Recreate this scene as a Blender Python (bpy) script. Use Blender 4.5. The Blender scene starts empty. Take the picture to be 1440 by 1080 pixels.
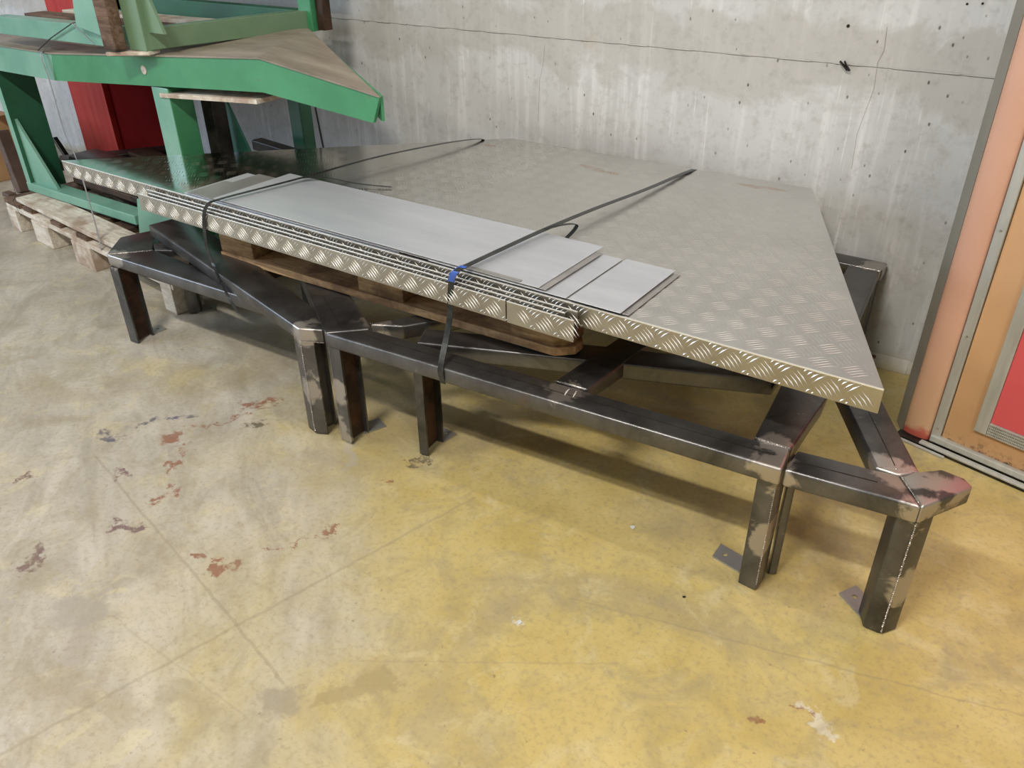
import bpy, bmesh, math, random
from mathutils import Vector, Matrix
random.seed(7)
C = bpy.context.scene.collection
scn = bpy.context.scene

# ---------------------------------------------------------------- camera
PITCH, ROLL, YAW = math.radians(31.153), math.radians(-0.6366), math.radians(-35.154)
cy, sy = math.cos(YAW), math.sin(YAW)
fw = Vector((sy*math.cos(PITCH), cy*math.cos(PITCH), -math.sin(PITCH)))
r0 = Vector((cy, -sy, 0)); u0 = r0.cross(fw)
rt = r0*math.cos(ROLL) + u0*math.sin(ROLL); up = -r0*math.sin(ROLL) + u0*math.cos(ROLL)
cam = bpy.data.objects.new('camera', bpy.data.cameras.new('camera')); C.objects.link(cam)
cam.data.sensor_width = 36; cam.data.lens = 36*1133.0/1440
M = Matrix((rt, up, -fw)).transposed().to_4x4(); M.translation = (0, 0, 1.3)
cam.matrix_world = M; cam.data.clip_start = 0.02
scn.camera = cam

# ---------------------------------------------------------------- light
w = bpy.data.worlds.new('world'); scn.world = w; w.use_nodes = True
w.node_tree.nodes['Background'].inputs[0].default_value = (0.80, 0.88, 1.0, 1)
w.node_tree.nodes['Background'].inputs[1].default_value = 0.25
scn.view_settings.view_transform = 'Standard'; scn.view_settings.look = 'None'
scn.view_settings.gamma = 1.0; scn.view_settings.exposure = 0.28
def area(name, loc, target, sx, sy_, power, col):
    l = bpy.data.lights.new(name, 'AREA'); l.shape = 'RECTANGLE'; l.size = sx; l.size_y = sy_
    l.energy = power; l.color = col
    o = bpy.data.objects.new(name, l); C.objects.link(o); o.location = loc
    o.rotation_euler = (Vector(target)-Vector(loc)).to_track_quat('-Z', 'Y').to_euler()
    return o
WARM = (1.0, 0.955, 0.89)
area('ceiling_strip_and_fill_light', (-1.0, -1.3, 4.1), (-1.0, -1.3, 0), 1.2, 0.12, 150, WARM)
area('ceiling_strip_and_fill_light', (2.4, -1.3, 4.1), (2.4, -1.3, 0), 1.2, 0.12, 85, WARM)
area('ceiling_strip_and_fill_light', (-4.6, -1.9, 4.1), (-4.6, -1.9, 0), 1.5, 0.16, 60, WARM)
area('ceiling_strip_and_fill_light', (1.2, 1.4, 4.1), (1.2, 1.4, 0), 1.5, 0.16, 38, WARM)
area('ceiling_strip_and_fill_light', (-1.0, -4.6, 4.1), (-1.0, -4.6, 0), 1.5, 0.16, 45, WARM)  # unseen strip added further front as fill for the back wall
area('daylight_window', (-7.6, -2.6, 2.2), (-2.5, 1.5, 0.4), 2.6, 2.0, 170, (0.66, 0.80, 1.0))

# ---------------------------------------------------------------- node helpers
class NT:
    def __init__(s, name):
        s.m = bpy.data.materials.new(name); s.m.use_nodes = True
        s.t = s.m.node_tree; s.b = s.t.nodes['Principled BSDF']
    def n(s, typ, **kw):
        x = s.t.nodes.new(typ)
        for k, v in kw.items():
            if k.startswith('i_'):
                key = k[2:]; key = int(key) if key.isdigit() else key.replace('_', ' ')
                if hasattr(v, 'bl_rna') and v.bl_rna.identifier.startswith('NodeSocket'): s.t.links.new(v, x.inputs[key])
                else: x.inputs[key].default_value = v
            else: setattr(x, k, v)
        return x
    def link(s, a, b): s.t.links.new(a, b)
    def pos(s):
        if not hasattr(s, '_p'): s._p = s.n('ShaderNodeNewGeometry').outputs['Position']
        return s._p
    def scaled(s, v, sc):
        return s.n('ShaderNodeVectorMath', operation='MULTIPLY', i_0=v, i_1=sc).outputs[0]
    def noise(s, scale, detail=4, rough=0.55, vec=None, dist=0.0):
        return s.n('ShaderNodeTexNoise', i_Vector=vec or s.pos(), i_Scale=scale, i_Detail=detail, i_Roughness=rough, i_Distortion=dist).outputs['Fac']
    def ramp(s, v, stops):
        r = s.n('ShaderNodeValToRGB', i_Fac=v); e = r.color_ramp.elements
        while len(e) < len(stops): e.new(0.5)
        for q, (p, c) in zip(e, stops):
            q.position = p; q.color = (c, c, c, 1) if isinstance(c, (int, float)) else (*c, 1)
        return r.outputs['Color']
    def math(s, op, a, b=0.0, clamp=False):
        return s.n('ShaderNodeMath', operation=op, i_0=a, i_1=b, use_clamp=clamp).outputs[0]
    def mix(s, f, a, b):
        x = s.t.nodes.new('ShaderNodeMix'); x.data_type = 'RGBA'
        for i, v in ((0, f), (6, a), (7, b)):
            if hasattr(v, 'bl_rna') and v.bl_rna.identifier.startswith('NodeSocket'): s.t.links.new(v, x.inputs[i])
            else: x.inputs[i].default_value = v if i == 0 else (*v, 1)
        return x.outputs[2]
    def dist(s, p, axes=(1, 1, 1), vec=None):
        d = s.n('ShaderNodeVectorMath', operation='SUBTRACT', i_0=vec or s.pos(), i_1=p).outputs[0]
        d = s.scaled(d, axes)
        return s.n('ShaderNodeVectorMath', operation='LENGTH', i_0=d).outputs['Value']
    def bump(s, h, strength=0.3, dist=0.003):
        b = s.n('ShaderNodeBump', i_Strength=strength, i_Distance=dist, i_Height=h); s.link(b.outputs[0], s.b.inputs['Normal'])
    def out(s, col=None, rough=None, metal=None, spec=None):
        for k, v in (('Base Color', col), ('Roughness', rough), ('Metallic', metal), ('Specular IOR Level', spec)):
            if v is None: continue
            if hasattr(v, 'bl_rna') and v.bl_rna.identifier.startswith('NodeSocket'): s.link(v, s.b.inputs[k])
            else: s.b.inputs[k].default_value = (*v, 1) if isinstance(v, tuple) else v
        return s.m

def mat_simple(name, c1, c2, rough=0.6, metal=0.0, scale=12, bump=0.15, stretch=(1, 1, 1), spec=None):
    t = NT(name); v = t.scaled(t.pos(), stretch)
    f = t.ramp(t.noise(scale, 6, 0.6, v), [(0.35, 0.0), (0.68, 1.0)])
    t.bump(t.noise(scale*4, 4, 0.6, v), bump, 0.002)
    return t.out(t.mix(f, c1, c2), rough, metal, spec)

# ---- floor: worn yellow paint over grey concrete
def floor_mat():
    t = NT('worn_yellow_floor_paint'); P = t.pos()
    sep = t.n('ShaderNodeSeparateXYZ', i_0=P); X, Y = sep.outputs[0], sep.outputs[1]
    big = t.noise(1.1, 5, 0.6, dist=0.6); mid = t.noise(4.5, 6, 0.62, dist=0.4); fine = t.noise(75, 6, 0.75)
    smear = t.noise(3.0, 6, 0.65, t.scaled(t.n('ShaderNodeVectorRotate', i_Vector=P, i_Angle=0.6).outputs[0], (1, 2.6, 1)), 0.9)
    yel = t.mix(t.ramp(mid, [(0.35, 0), (0.65, 1)]), (0.50, 0.39, 0.15), (0.62, 0.50, 0.225))
    tan = t.mix(t.ramp(smear, [(0.35, 0), (0.65, 1)]), (0.44, 0.375, 0.22), (0.54, 0.47, 0.29))
    gry = t.mix(t.ramp(smear, [(0.38, 0), (0.62, 1)]), (0.40, 0.365, 0.31), (0.56, 0.52, 0.45))
    # greyer at low x, y: worn paint, plus daylight put into the colour
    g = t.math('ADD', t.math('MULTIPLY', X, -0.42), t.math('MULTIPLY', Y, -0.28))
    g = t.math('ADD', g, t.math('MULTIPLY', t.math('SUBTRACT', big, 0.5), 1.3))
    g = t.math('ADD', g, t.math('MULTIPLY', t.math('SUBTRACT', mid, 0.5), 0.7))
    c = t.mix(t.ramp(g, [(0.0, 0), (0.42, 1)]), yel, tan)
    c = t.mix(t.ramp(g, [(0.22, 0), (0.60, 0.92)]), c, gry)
    c = t.mix(t.ramp(t.noise(2.3, 5, 0.6, t.n('ShaderNodeVectorMath', operation='ADD', i_0=P, i_1=(7, 3, 0)).outputs[0], 0.8), [(0.50, 0), (0.66, 0.6)]), c, (0.36, 0.30, 0.19))
    c = t.mix(t.ramp(t.noise(8.5, 6, 0.65, t.n('ShaderNodeVectorMath', operation='ADD', i_0=P, i_1=(2, 8, 0)).outputs[0], 1.2), [(0.54, 0), (0.68, 0.45)]), c, (0.66, 0.58, 0.36))
    c = t.mix(t.ramp(fine, [(0.28, 0.6), (0.5, 0)]), c, (0.28, 0.23, 0.14))
    c = t.mix(t.ramp(t.noise(70, 3, 0.5), [(0.70, 0), (0.76, 0.6)]), c, (0.20, 0.15, 0.09))
    warp = t.n('ShaderNodeTexNoise', i_Vector=P, i_Scale=14.0, i_Detail=5.0, i_Roughness=0.65).outputs['Color']
    wv = t.n('ShaderNodeVectorMath', operation='SUBTRACT', i_0=warp, i_1=(0.5, 0.5, 0.5)).outputs[0]
    Pw = t.n('ShaderNodeVectorMath', operation='ADD', i_0=P, i_1=t.scaled(wv, (0.16, 0.16, 0))).outputs[0]
    Pl = t.n('ShaderNodeVectorMath', operation='ADD', i_0=P, i_1=t.scaled(wv, (0.02, 0.02, 0))).outputs[0]
    brk = t.ramp(t.noise(26, 6, 0.7), [(0.44, 0), (0.52, 1)])
    def seg(p, q, wd, vec):            # soft mask of a line from p to q
        dx, dy = q[0]-p[0], q[1]-p[1]; L = math.hypot(dx, dy); a = math.atan2(dy, dx)
        d = t.n('ShaderNodeVectorMath', operation='SUBTRACT', i_0=vec, i_1=((p[0]+q[0])/2, (p[1]+q[1])/2, 0)).outputs[0]
        d = t.n('ShaderNodeVectorRotate', rotation_type='Z_AXIS', i_Vector=d, i_Angle=-a).outputs[0]
        s2 = t.n('ShaderNodeSeparateXYZ', i_0=d)
        ax = t.math('SUBTRACT', t.math('ABSOLUTE', s2.outputs[0]), L/2); ax = t.math('MAXIMUM', ax, 0)
        ay = t.math('ABSOLUTE', s2.outputs[1])
        dd = t.math('ADD', ax, ay)
        return t.ramp(t.math('DIVIDE', dd, wd*2), [(0.25, 1), (0.5, 0)])
    RED, PUR, BLU, DRK = (0.27, 0.12, 0.075), (0.17, 0.10, 0.10), (0.09, 0.085, 0.14), (0.12, 0.10, 0.07)
    stains = [((-2.06, .87), (-2.0, .90), .022, BLU), ((-2.03, .94), (-1.99, .99), .016, BLU), ((-2.0, 1.0), (-1.92, 1.09), .016, BLU),
              ((-1.88, 1.0), (-1.84, .96), .024, RED), ((-1.86, 1.03), (-1.76, 1.25), .006, RED),
              ((-1.80, .96), (-1.79, .93), .016, RED), ((-1.76, .91), (-1.74, .90), .013, RED), ((-1.70, .86), (-1.63, .83), .013, RED), ((-1.65, .83), (-1.66, .79), .012, RED),
              ((-1.84, 1.20), (-1.78, 1.27), .026, RED), ((-1.74, 1.13), (-1.70, 1.18), .02, DRK), ((-1.66, .68), (-1.61, .70), .022, PUR), ((-1.85, .79), (-1.82, .81), .018, PUR),
              ((-1.76, .53), (-1.68, .48), .014, PUR), ((-2.05, .60), (-2.02, .66), .010, PUR),
              ((-1.31, .76), (-1.34, .72), .018, RED), ((-1.41, .72), (-1.36, .74), .012, RED), ((-1.29, .82), (-1.20, .95), .005, RED), ((-1.22, .96), (-1.20, .98), .012, RED),
              ((-1.24, 1.16), (-1.21, 1.17), .014, RED), ((-.205, 1.01), (-.185, 1.02), .012, RED), ((-.12, 1.10), (-.11, 1.10), .010, RED), ((-1.25, 1.27), (-1.18, 1.30), .014, DRK),
              ((-.86, .62), (-.80, .72), .035, (0.34, 0.27, 0.14)), ((-.96, .55), (-.93, .58), .04, (0.30, 0.26, 0.19)), ((-1.5, .46), (-1.44, .48), .06, (0.34, 0.31, 0.26)),
              ((-1.42, 1.25), (-1.36, 1.16), .02, (0.40, 0.37, 0.30))]
    for p, q, wd, col in stains:
        m = seg(p, q, wd, Pw)
        if col[0] < .3: m = t.math('MULTIPLY', m, brk)
        c = t.mix(t.math('MULTIPLY', m, 0.85 if col[0] < .3 else 0.6), c, col)
    for p, q, wd, a in (((-1.98, .81), (-.965, .593), .0045, .35), ((-1.268, .201), (-1.0, 1.25), .005, .3), ((-.62, 1.094), (.35, 1.35), .0035, .3), ((-1.4, .5), (-.962, .5), .003, .2), ((-.9, .7), (-.45, 1.0), .003, .2)):
        c = t.mix(t.math('MULTIPLY', seg(p, q, wd, Pl), a), c, (0.26, 0.22, 0.15))
    for p, q, wd in (((-.1, 1.10), (-.06, 1.08), .02), ((-.68, .975), (-.67, .98), .007)):
        c = t.mix(t.math('MULTIPLY', seg(p, q, wd, Pw), 0.5), c, (0.8, 0.78, 0.70))
    hsv = t.n('ShaderNodeHueSaturation', i_Saturation=1.06, i_Value=0.86, i_Color=c); c = hsv.outputs[0]
    c = t.mix(t.ramp(t.noise(6.5, 7, 0.7, t.n('ShaderNodeVectorMath', operation='ADD', i_0=P, i_1=(11, 4, 0)).outputs[0], 1.0), [(0.50, 0), (0.68, 0.5)]), c, (0.27, 0.23, 0.14))
    rough = t.ramp(mid, [(0.3, 0.40), (0.7, 0.58)])
    t.bump(t.noise(45, 6, 0.65), 0.22, 0.002)
    return t.out(c, rough, 0.0, 0.35)

def wall_mat():
    t = NT('board_formed_concrete'); P = t.pos()
    sep = t.n('ShaderNodeSeparateXYZ', i_0=P); X, Z = sep.outputs[0], sep.outputs[2]
    st = t.noise(5.0, 7, 0.65, t.scaled(P, (5.5, 1, 0.35)))
    st2 = t.noise(9.0, 6, 0.7, t.scaled(P, (6.5, 1, 0.25)))
    c = t.mix(t.ramp(t.noise(2.2, 5, 0.6), [(0.3, 0), (0.7, 1)]), (0.50, 0.495, 0.48), (0.62, 0.62, 0.61))
    c = t.mix(t.ramp(st, [(0.50, 0), (0.72, 0.75)]), c, (0.76, 0.755, 0.74))
    c = t.mix(t.ramp(st2, [(0.62, 0), (0.70, 0.6)]), c, (0.86, 0.86, 0.85))
    # damp, browner cement band along the pour joint
    band = t.math('ABSOLUTE', t.math('SUBTRACT', Z, 0.885))
    band = t.math('ADD', band, t.math('MULTIPLY', t.math('SUBTRACT', t.noise(3.2, 6, 0.6, dist=0.8), 0.5), 0.42))
    c = t.mix(t.ramp(band, [(0.08, 0.65), (0.115, 0)]), c, (0.45, 0.425, 0.38))
    c = t.mix(t.ramp(t.noise(30, 5, 0.7), [(0.3, 0.35), (0.5, 0)]), c, (0.30, 0.28, 0.25))
    # yellowish splash at the foot of the wall
    foot = t.math('ADD', Z, t.math('MULTIPLY', t.noise(9, 5), 0.12))
    c = t.mix(t.ramp(foot, [(0.06, 0.8), (0.115, 0)]), c, (0.36, 0.30, 0.15))
    rust = t.math('MULTIPLY', t.ramp(t.noise(3.7, 5, 0.6, t.n('ShaderNodeVectorMath', operation='ADD', i_0=P, i_1=(3, 9, 2)).outputs[0]), [(0.66, 0), (0.75, 0.5)]), 1.0)
    c = t.mix(rust, c, (0.42, 0.33, 0.18))
    v = t.n('ShaderNodeTexVoronoi', i_Vector=t.scaled(P, (1, 1, 0.6)), i_Scale=26.0, i_Randomness=1.0)
    pit = t.math('MULTIPLY', t.ramp(v.outputs['Distance'], [(0.05, 1), (0.10, 0)]), t.ramp(t.noise(2.0, 2), [(0.42, 0), (0.55, 1)]))
    c = t.mix(pit, c, (0.12, 0.11, 0.09))
    t.bump(t.math('SUBTRACT', t.noise(26, 6, 0.65, t.scaled(P, (2, 1, 0.8))), t.math('MULTIPLY', pit, 1.5)), 0.25, 0.003)
    return t.out(c, 0.78, 0.0, 0.3)

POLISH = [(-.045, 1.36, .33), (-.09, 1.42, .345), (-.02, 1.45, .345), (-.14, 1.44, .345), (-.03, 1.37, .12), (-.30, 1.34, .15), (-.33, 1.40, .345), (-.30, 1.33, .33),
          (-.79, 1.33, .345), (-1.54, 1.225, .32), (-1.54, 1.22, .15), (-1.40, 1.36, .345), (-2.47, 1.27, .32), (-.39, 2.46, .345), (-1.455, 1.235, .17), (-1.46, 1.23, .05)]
def steel_mat():
    t = NT('mill_scale_steel'); P = t.pos()
    n1 = t.noise(6, 6, 0.65, dist=0.5); n2 = t.noise(38, 5, 0.7)
    c = t.mix(t.ramp(n1, [(0.35, 0), (0.65, 1)]), (0.075, 0.073, 0.072), (0.175, 0.17, 0.166))
    c = t.mix(t.ramp(t.noise(9, 3, 0.5, t.n('ShaderNodeVectorMath', operation='ADD', i_0=P, i_1=(5, 5, 5)).outputs[0]), [(0.64, 0), (0.74, 0.35)]), c, (0.20, 0.14, 0.10))
    c = t.mix(t.ramp(n2, [(0.64, 0), (0.72, 0.5)]), c, (0.34, 0.33, 0.31))
    mask = None
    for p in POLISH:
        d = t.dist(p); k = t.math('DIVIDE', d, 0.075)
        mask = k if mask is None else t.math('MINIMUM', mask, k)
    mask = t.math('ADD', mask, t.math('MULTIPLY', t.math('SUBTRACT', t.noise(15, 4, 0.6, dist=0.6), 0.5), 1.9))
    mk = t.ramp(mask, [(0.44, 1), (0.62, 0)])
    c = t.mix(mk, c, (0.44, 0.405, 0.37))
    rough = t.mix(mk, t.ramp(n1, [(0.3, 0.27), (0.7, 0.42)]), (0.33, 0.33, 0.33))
    t.bump(t.noise(22, 5, 0.65), 0.12, 0.0015)
    return t.out(c, rough, 0.85)

def alu_mat():
    t = NT('aluminium_tread_plate'); P = t.pos()
    n = t.noise(3, 6, 0.6, dist=0.4); sc = t.noise(30, 6, 0.75, t.scaled(P, (1, 5, 1)))
    c = t.mix(t.ramp(n, [(0.35, 0), (0.65, 1)]), (0.62, 0.605, 0.575), (0.72, 0.705, 0.675))
    c = t.mix(t.ramp(sc, [(0.60, 0), (0.70, 0.5)]), c, (0.82, 0.82, 0.80))
    rust = None
    for p in ((-.70, 2.36, .553), (-.78, 2.35, .553), (-1.28, 2.26, .553), (-1.20, 2.24, .553), (-1.7, 2.3, .553)):
        k = t.dist(p, (9, 28, 0)); rust = k if rust is None else t.math('MINIMUM', rust, k)
    rust = t.math('ADD', rust, t.math('MULTIPLY', t.noise(22, 5, 0.7), 1.2))
    c = t.mix(t.ramp(rust, [(0.9, 0.55), (1.3, 0)]), c, (0.50, 0.33, 0.20))
    sx = t.n('ShaderNodeSeparateXYZ', i_0=P).outputs[0]
    g = t.math('ADD', t.math('MULTIPLY', t.math('ADD', sx, 2.2), 0.75), t.math('MULTIPLY', t.noise(5, 5, 0.6), 0.4))
    r = t.ramp(g, [(0.2, 0.12), (1.0, 0.34)])
    t.bump(t.noise(4, 2, 0.5), 0.15, 0.004)
    return t.out(c, r, 1.0)

def wood_mat(name, c1, c2, c3):
    t = NT(name); P = t.pos()
    g = t.noise(14, 7, 0.65, t.scaled(P, (0.5, 5, 5)), 0.6)
    c = t.mix(t.ramp(g, [(0.36, 0), (0.60, 1)]), c1, c2)
    c = t.mix(t.ramp(t.noise(6, 6, 0.65), [(0.48, 0), (0.62, 0.85)]), c, c3)
    c = t.mix(t.ramp(t.noise(60, 5, 0.7, t.scaled(P, (0.4, 2, 2))), [(0.60, 0), (0.68, 0.7)]), c, c3)
    t.bump(g, 0.4, 0.003)
    return t.out(c, 0.8, 0.0, 0.25)

def green_mat(name, a, b, c3):
    t = NT(name)
    c = t.mix(t.ramp(t.noise(4, 5, 0.6), [(0.35, 0), (0.65, 1)]), a, b)
    c = t.mix(t.ramp(t.noise(16, 6, 0.7), [(0.66, 0), (0.72, 0.8)]), c, c3)
    t.bump(t.noise(60, 4, 0.6), 0.1, 0.001)
    return t.out(c, t.ramp(t.noise(9, 4), [(0.3, 0.30), (0.7, 0.48)]), 0.0, 0.5)

MT = dict(
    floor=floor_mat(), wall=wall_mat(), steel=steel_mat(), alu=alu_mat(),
    bar=mat_simple('dull_tread_bar', (0.57, 0.555, 0.525), (0.66, 0.645, 0.615), 0.42, 0.9, 9, 0.03),
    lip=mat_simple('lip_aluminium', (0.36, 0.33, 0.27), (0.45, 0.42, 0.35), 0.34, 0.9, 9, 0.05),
    tread=mat_simple('tread_bar_aluminium', (0.86, 0.86, 0.83), (0.94, 0.94, 0.92), 0.42, 0.75, 20, 0.02),
    sheet=mat_simple('galvanised_sheet', (0.56, 0.58, 0.62), (0.64, 0.66, 0.69), 0.45, 0.6, 5, 0.03, (0.6, 3, 1)),
    sheetd=mat_simple('dull_sheet_steel', (0.34, 0.33, 0.32), (0.46, 0.45, 0.43), 0.42, 0.7, 8, 0.05),
    strap=mat_simple('black_steel_strapping', (0.018, 0.02, 0.018), (0.05, 0.052, 0.048), 0.33, 0.5, 30, 0.05),
    strapb=mat_simple('blue_edge_tape', (0.03, 0.08, 0.35), (0.05, 0.12, 0.45), 0.4, 0.0, 30, 0.05),
    rusty=mat_simple('rusty_inner_steel', (0.03, 0.02, 0.014), (0.10, 0.05, 0.028), 0.6, 0.5, 16, 0.3),
    weld=mat_simple('ground_weld', (0.42, 0.39, 0.36), (0.62, 0.58, 0.54), 0.28, 0.9, 60, 0.5),
    wood=wood_mat('pallet_wood', (0.34, 0.205, 0.10), (0.54, 0.36, 0.19), (0.17, 0.095, 0.05)),
    block=wood_mat('pallet_block_chipboard', (0.19, 0.11, 0.05), (0.36, 0.24, 0.11), (0.10, 0.06, 0.03)),
    woodp=wood_mat('weathered_pale_wood', (0.50, 0.43, 0.33), (0.72, 0.67, 0.58), (0.34, 0.24, 0.17)),
    woodd=wood_mat('dark_aged_wood', (0.09, 0.055, 0.035), (0.20, 0.13, 0.09), (0.05, 0.03, 0.02)),
    green=green_mat('bright_green_paint', (0.045, 0.22, 0.095), (0.065, 0.28, 0.13), (0.14, 0.09, 0.05)),
    mint=green_mat('faded_daylit_green_paint', (0.14, 0.33, 0.24), (0.22, 0.42, 0.32), (0.33, 0.40, 0.33)),  # green paled by wear, with bluish daylight glare put into the colour
    olive=green_mat('dull_green_paint', (0.115, 0.205, 0.115), (0.16, 0.255, 0.15), (0.20, 0.17, 0.08)),
    dgreen=green_mat('dark_and_shaded_green_paint', (0.02, 0.09, 0.045), (0.03, 0.13, 0.07), (0.03, 0.03, 0.02)),  # dark green members, and green with shade put in for the post side
    teal=green_mat('teal_paint', (0.03, 0.20, 0.14), (0.05, 0.26, 0.19), (0.05, 0.1, 0.08)),
    card=mat_simple('dirty_brown_deck_sheet', (0.20, 0.165, 0.125), (0.36, 0.30, 0.235), 0.5, 0.0, 4, 0.15, (1, 3, 1)),
    box=mat_simple('corrugated_cardboard', (0.42, 0.25, 0.12), (0.50, 0.32, 0.16), 0.8, 0.0, 6, 0.1),
    red=mat_simple('scuffed_red_paint', (0.42, 0.018, 0.015), (0.52, 0.05, 0.04), 0.42, 0.0, 7, 0.05, (4, 1, 0.4)),
    redd=mat_simple('shaded_red_paint', (0.10, 0.002, 0.002), (0.13, 0.004, 0.004), 0.8, 0.0, 7, 0.05, (1, 1, 1), 0.05),  # the cabinet red with the recess's shade put into the colour
    dark=mat_simple('oily_black_steel', (0.012, 0.011, 0.010), (0.045, 0.038, 0.032), 0.4, 0.5, 20, 0.2),
    brown=mat_simple('brown_primer_steel', (0.10, 0.065, 0.05), (0.17, 0.115, 0.09), 0.55, 0.2, 9, 0.1),
    brass=mat_simple('worn_bearing_metal', (0.45, 0.38, 0.24), (0.75, 0.72, 0.66), 0.2, 1.0, 20, 0.05),
    galv=mat_simple('grey_galvanised_trim', (0.42, 0.42, 0.38), (0.52, 0.52, 0.48), 0.45, 0.35, 14, 0.05, (3, 3, 0.5)),
    trimd=mat_simple('grey_brown_door_jamb', (0.22, 0.205, 0.165), (0.27, 0.25, 0.205), 0.7, 0.0, 6, 0.1),
    redpan=mat_simple('coral_red_panel', (0.62, 0.085, 0.095), (0.66, 0.10, 0.11), 0.4, 0.0, 3, 0.02),
    pebble=mat_simple('paint_chip', (0.5, 0.5, 0.48), (0.7, 0.7, 0.66), 0.6, 0.0, 30, 0.1),
    ceil=mat_simple('grey_ceiling', (0.22, 0.22, 0.22), (0.28, 0.28, 0.28), 0.8, 0.0, 3, 0.1),
    film=mat_simple('white_wall_paint', (0.34, 0.34, 0.34), (0.42, 0.42, 0.41), 0.8, 0.0, 3, 0.1),
)
def door_paint(name, a, b, low):
    t = NT(name); sep = t.n('ShaderNodeSeparateXYZ', i_0=t.pos()); Z = sep.outputs[2]
    c = t.mix(t.ramp(t.noise(3.5, 6, 0.6), [(0.35, 0), (0.7, 1)]), a, b)
    c = t.mix(t.ramp(t.math('ADD', Z, t.math('MULTIPLY', t.noise(7, 5), 0.5)), [(0.32, 0.75), (0.62, 0)]), c, low[0])
    edge = t.math('ADD', Z, t.math('MULTIPLY', t.noise(20, 6, 0.7), 0.10))
    c = t.mix(t.ramp(edge, [(low[2], 0.95), (low[2]+0.02, 0)]), c, low[1])
    if name.startswith('orange'):
        c = t.mix(t.math('MULTIPLY', t.ramp(edge, [(0.085, 1), (0.12, 0)]), t.ramp(t.noise(60, 5, 0.75), [(0.50, 0), (0.56, 0.9)])), c, (0.05, 0.035, 0.025))
    t.bump(t.noise(40, 4), 0.08, 0.001)
    return t.out(c, 0.5, 0.0, 0.4)
MT['pink'] = door_paint('faded_salmon_paint', (0.62, 0.36, 0.255), (0.57, 0.315, 0.22), ((0.52, 0.33, 0.19), (0.45, 0.085, 0.06), 0.075))
MT['orange'] = door_paint('orange_primer_paint', (0.64, 0.385, 0.20), (0.58, 0.34, 0.175), ((0.48, 0.28, 0.13), (0.36, 0.10, 0.07), 0.072))

# ---------------------------------------------------------------- mesh helpers
def link(name, bm, mat, parent=None, smooth=False, mats=None):
    me = bpy.data.meshes.new(name); bmesh.ops.recalc_face_normals(bm, faces=bm.faces) ; bm.to_mesh(me); bm.free()
    for m in (mats or [mat]): me.materials.append(MT[m])
    if smooth:
        me.shade_smooth()
        me.set_sharp_from_angle(angle=math.radians(40))
    o = bpy.data.objects.new(name, me); C.objects.link(o)
    if parent is not None:
        o.parent = parent; o.matrix_parent_inverse = Matrix.Translation(-Vector(parent.location))
    return o
def thing(name, label, cat, loc=(0, 0, 0), group=None):
    o = bpy.data.objects.new(name, None); C.objects.link(o); o.location = loc; o.empty_display_size = 0.1
    o['label'] = label; o['category'] = cat
    if group: o['group'] = group
    return o
def tag(o, label, cat, group=None):
    o['label'] = label; o['category'] = cat
    if group: o['group'] = group
    return o
def struct(o): o['kind'] = 'structure'; return o
def prism(pts, z0, z1, bev=0.0, seg=2, bm=None, vertical_only=False):
    own = bmesh.new()
    if isinstance(z0, (int, float)): z0 = [z0]*len(pts)
    if isinstance(z1, (int, float)): z1 = [z1]*len(pts)
    a = [own.verts.new((p[0], p[1], z)) for p, z in zip(pts, z0)]
    b = [own.verts.new((p[0], p[1], z)) for p, z in zip(pts, z1)]
    n = len(pts); own.faces.new(a[::-1]); own.faces.new(b)
    for i in range(n): own.faces.new((a[i], a[(i+1) % n], b[(i+1) % n], b[i]))
    if bev:
        es = [e for e in own.edges if not vertical_only or abs(e.verts[0].co.z-e.verts[1].co.z) > 1e-4]
        bmesh.ops.bevel(own, geom=es, offset=bev, segments=seg, affect='EDGES', profile=0.5)
    if bm is None: return own
    me = bpy.data.meshes.new('tmp'); own.to_mesh(me); own.free(); bm.from_mesh(me); bpy.data.meshes.remove(me); return bm
def box(x0, x1, y0, y1, z0, z1, bev=0.0, bm=None):
    return prism([(x0, y0), (x1, y0), (x1, y1), (x0, y1)], z0, z1, bev, 2, bm)
def obox(cx, cy_, ang, L, W, z0, z1, bev=0.0, bm=None):
    ca, sa = math.cos(ang), math.sin(ang)
    return prism([(cx+ca*u-sa*v, cy_+sa*u+ca*v) for u, v in ((-L/2, -W/2), (L/2, -W/2), (L/2, W/2), (-L/2, W/2))], z0, z1, bev, 2, bm)
def bar(p, q, wd, ht, bev=0.0, bm=None, upv=(0, 0, 1)):
    """rectangular bar between two 3d points (centre line), width wd, height ht"""
    p, q = Vector(p), Vector(q); d = (q-p); L = d.length; d.normalize()
    s = d.cross(Vector(upv)).normalized(); u = s.cross(d)
    own = bmesh.new(); vs = []
    for e in (p, q):
        for a, b in ((-1, -1), (1, -1), (1, 1), (-1, 1)): vs.append(own.verts.new(e+s*a*wd/2+u*b*ht/2))
    own.faces.new(vs[0:4][::-1]); own.faces.new(vs[4:8])
    for i in range(4): own.faces.new((vs[i], vs[(i+1) % 4], vs[4+(i+1) % 4], vs[4+i]))
    if bev: bmesh.ops.bevel(own, geom=list(own.edges), offset=bev, segments=2, affect='EDGES', profile=0.5)
    if bm is None: return own
    me = bpy.data.meshes.new('tmp'); own.to_mesh(me); own.free(); bm.from_mesh(me); bpy.data.meshes.remove(me); return bm
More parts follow.
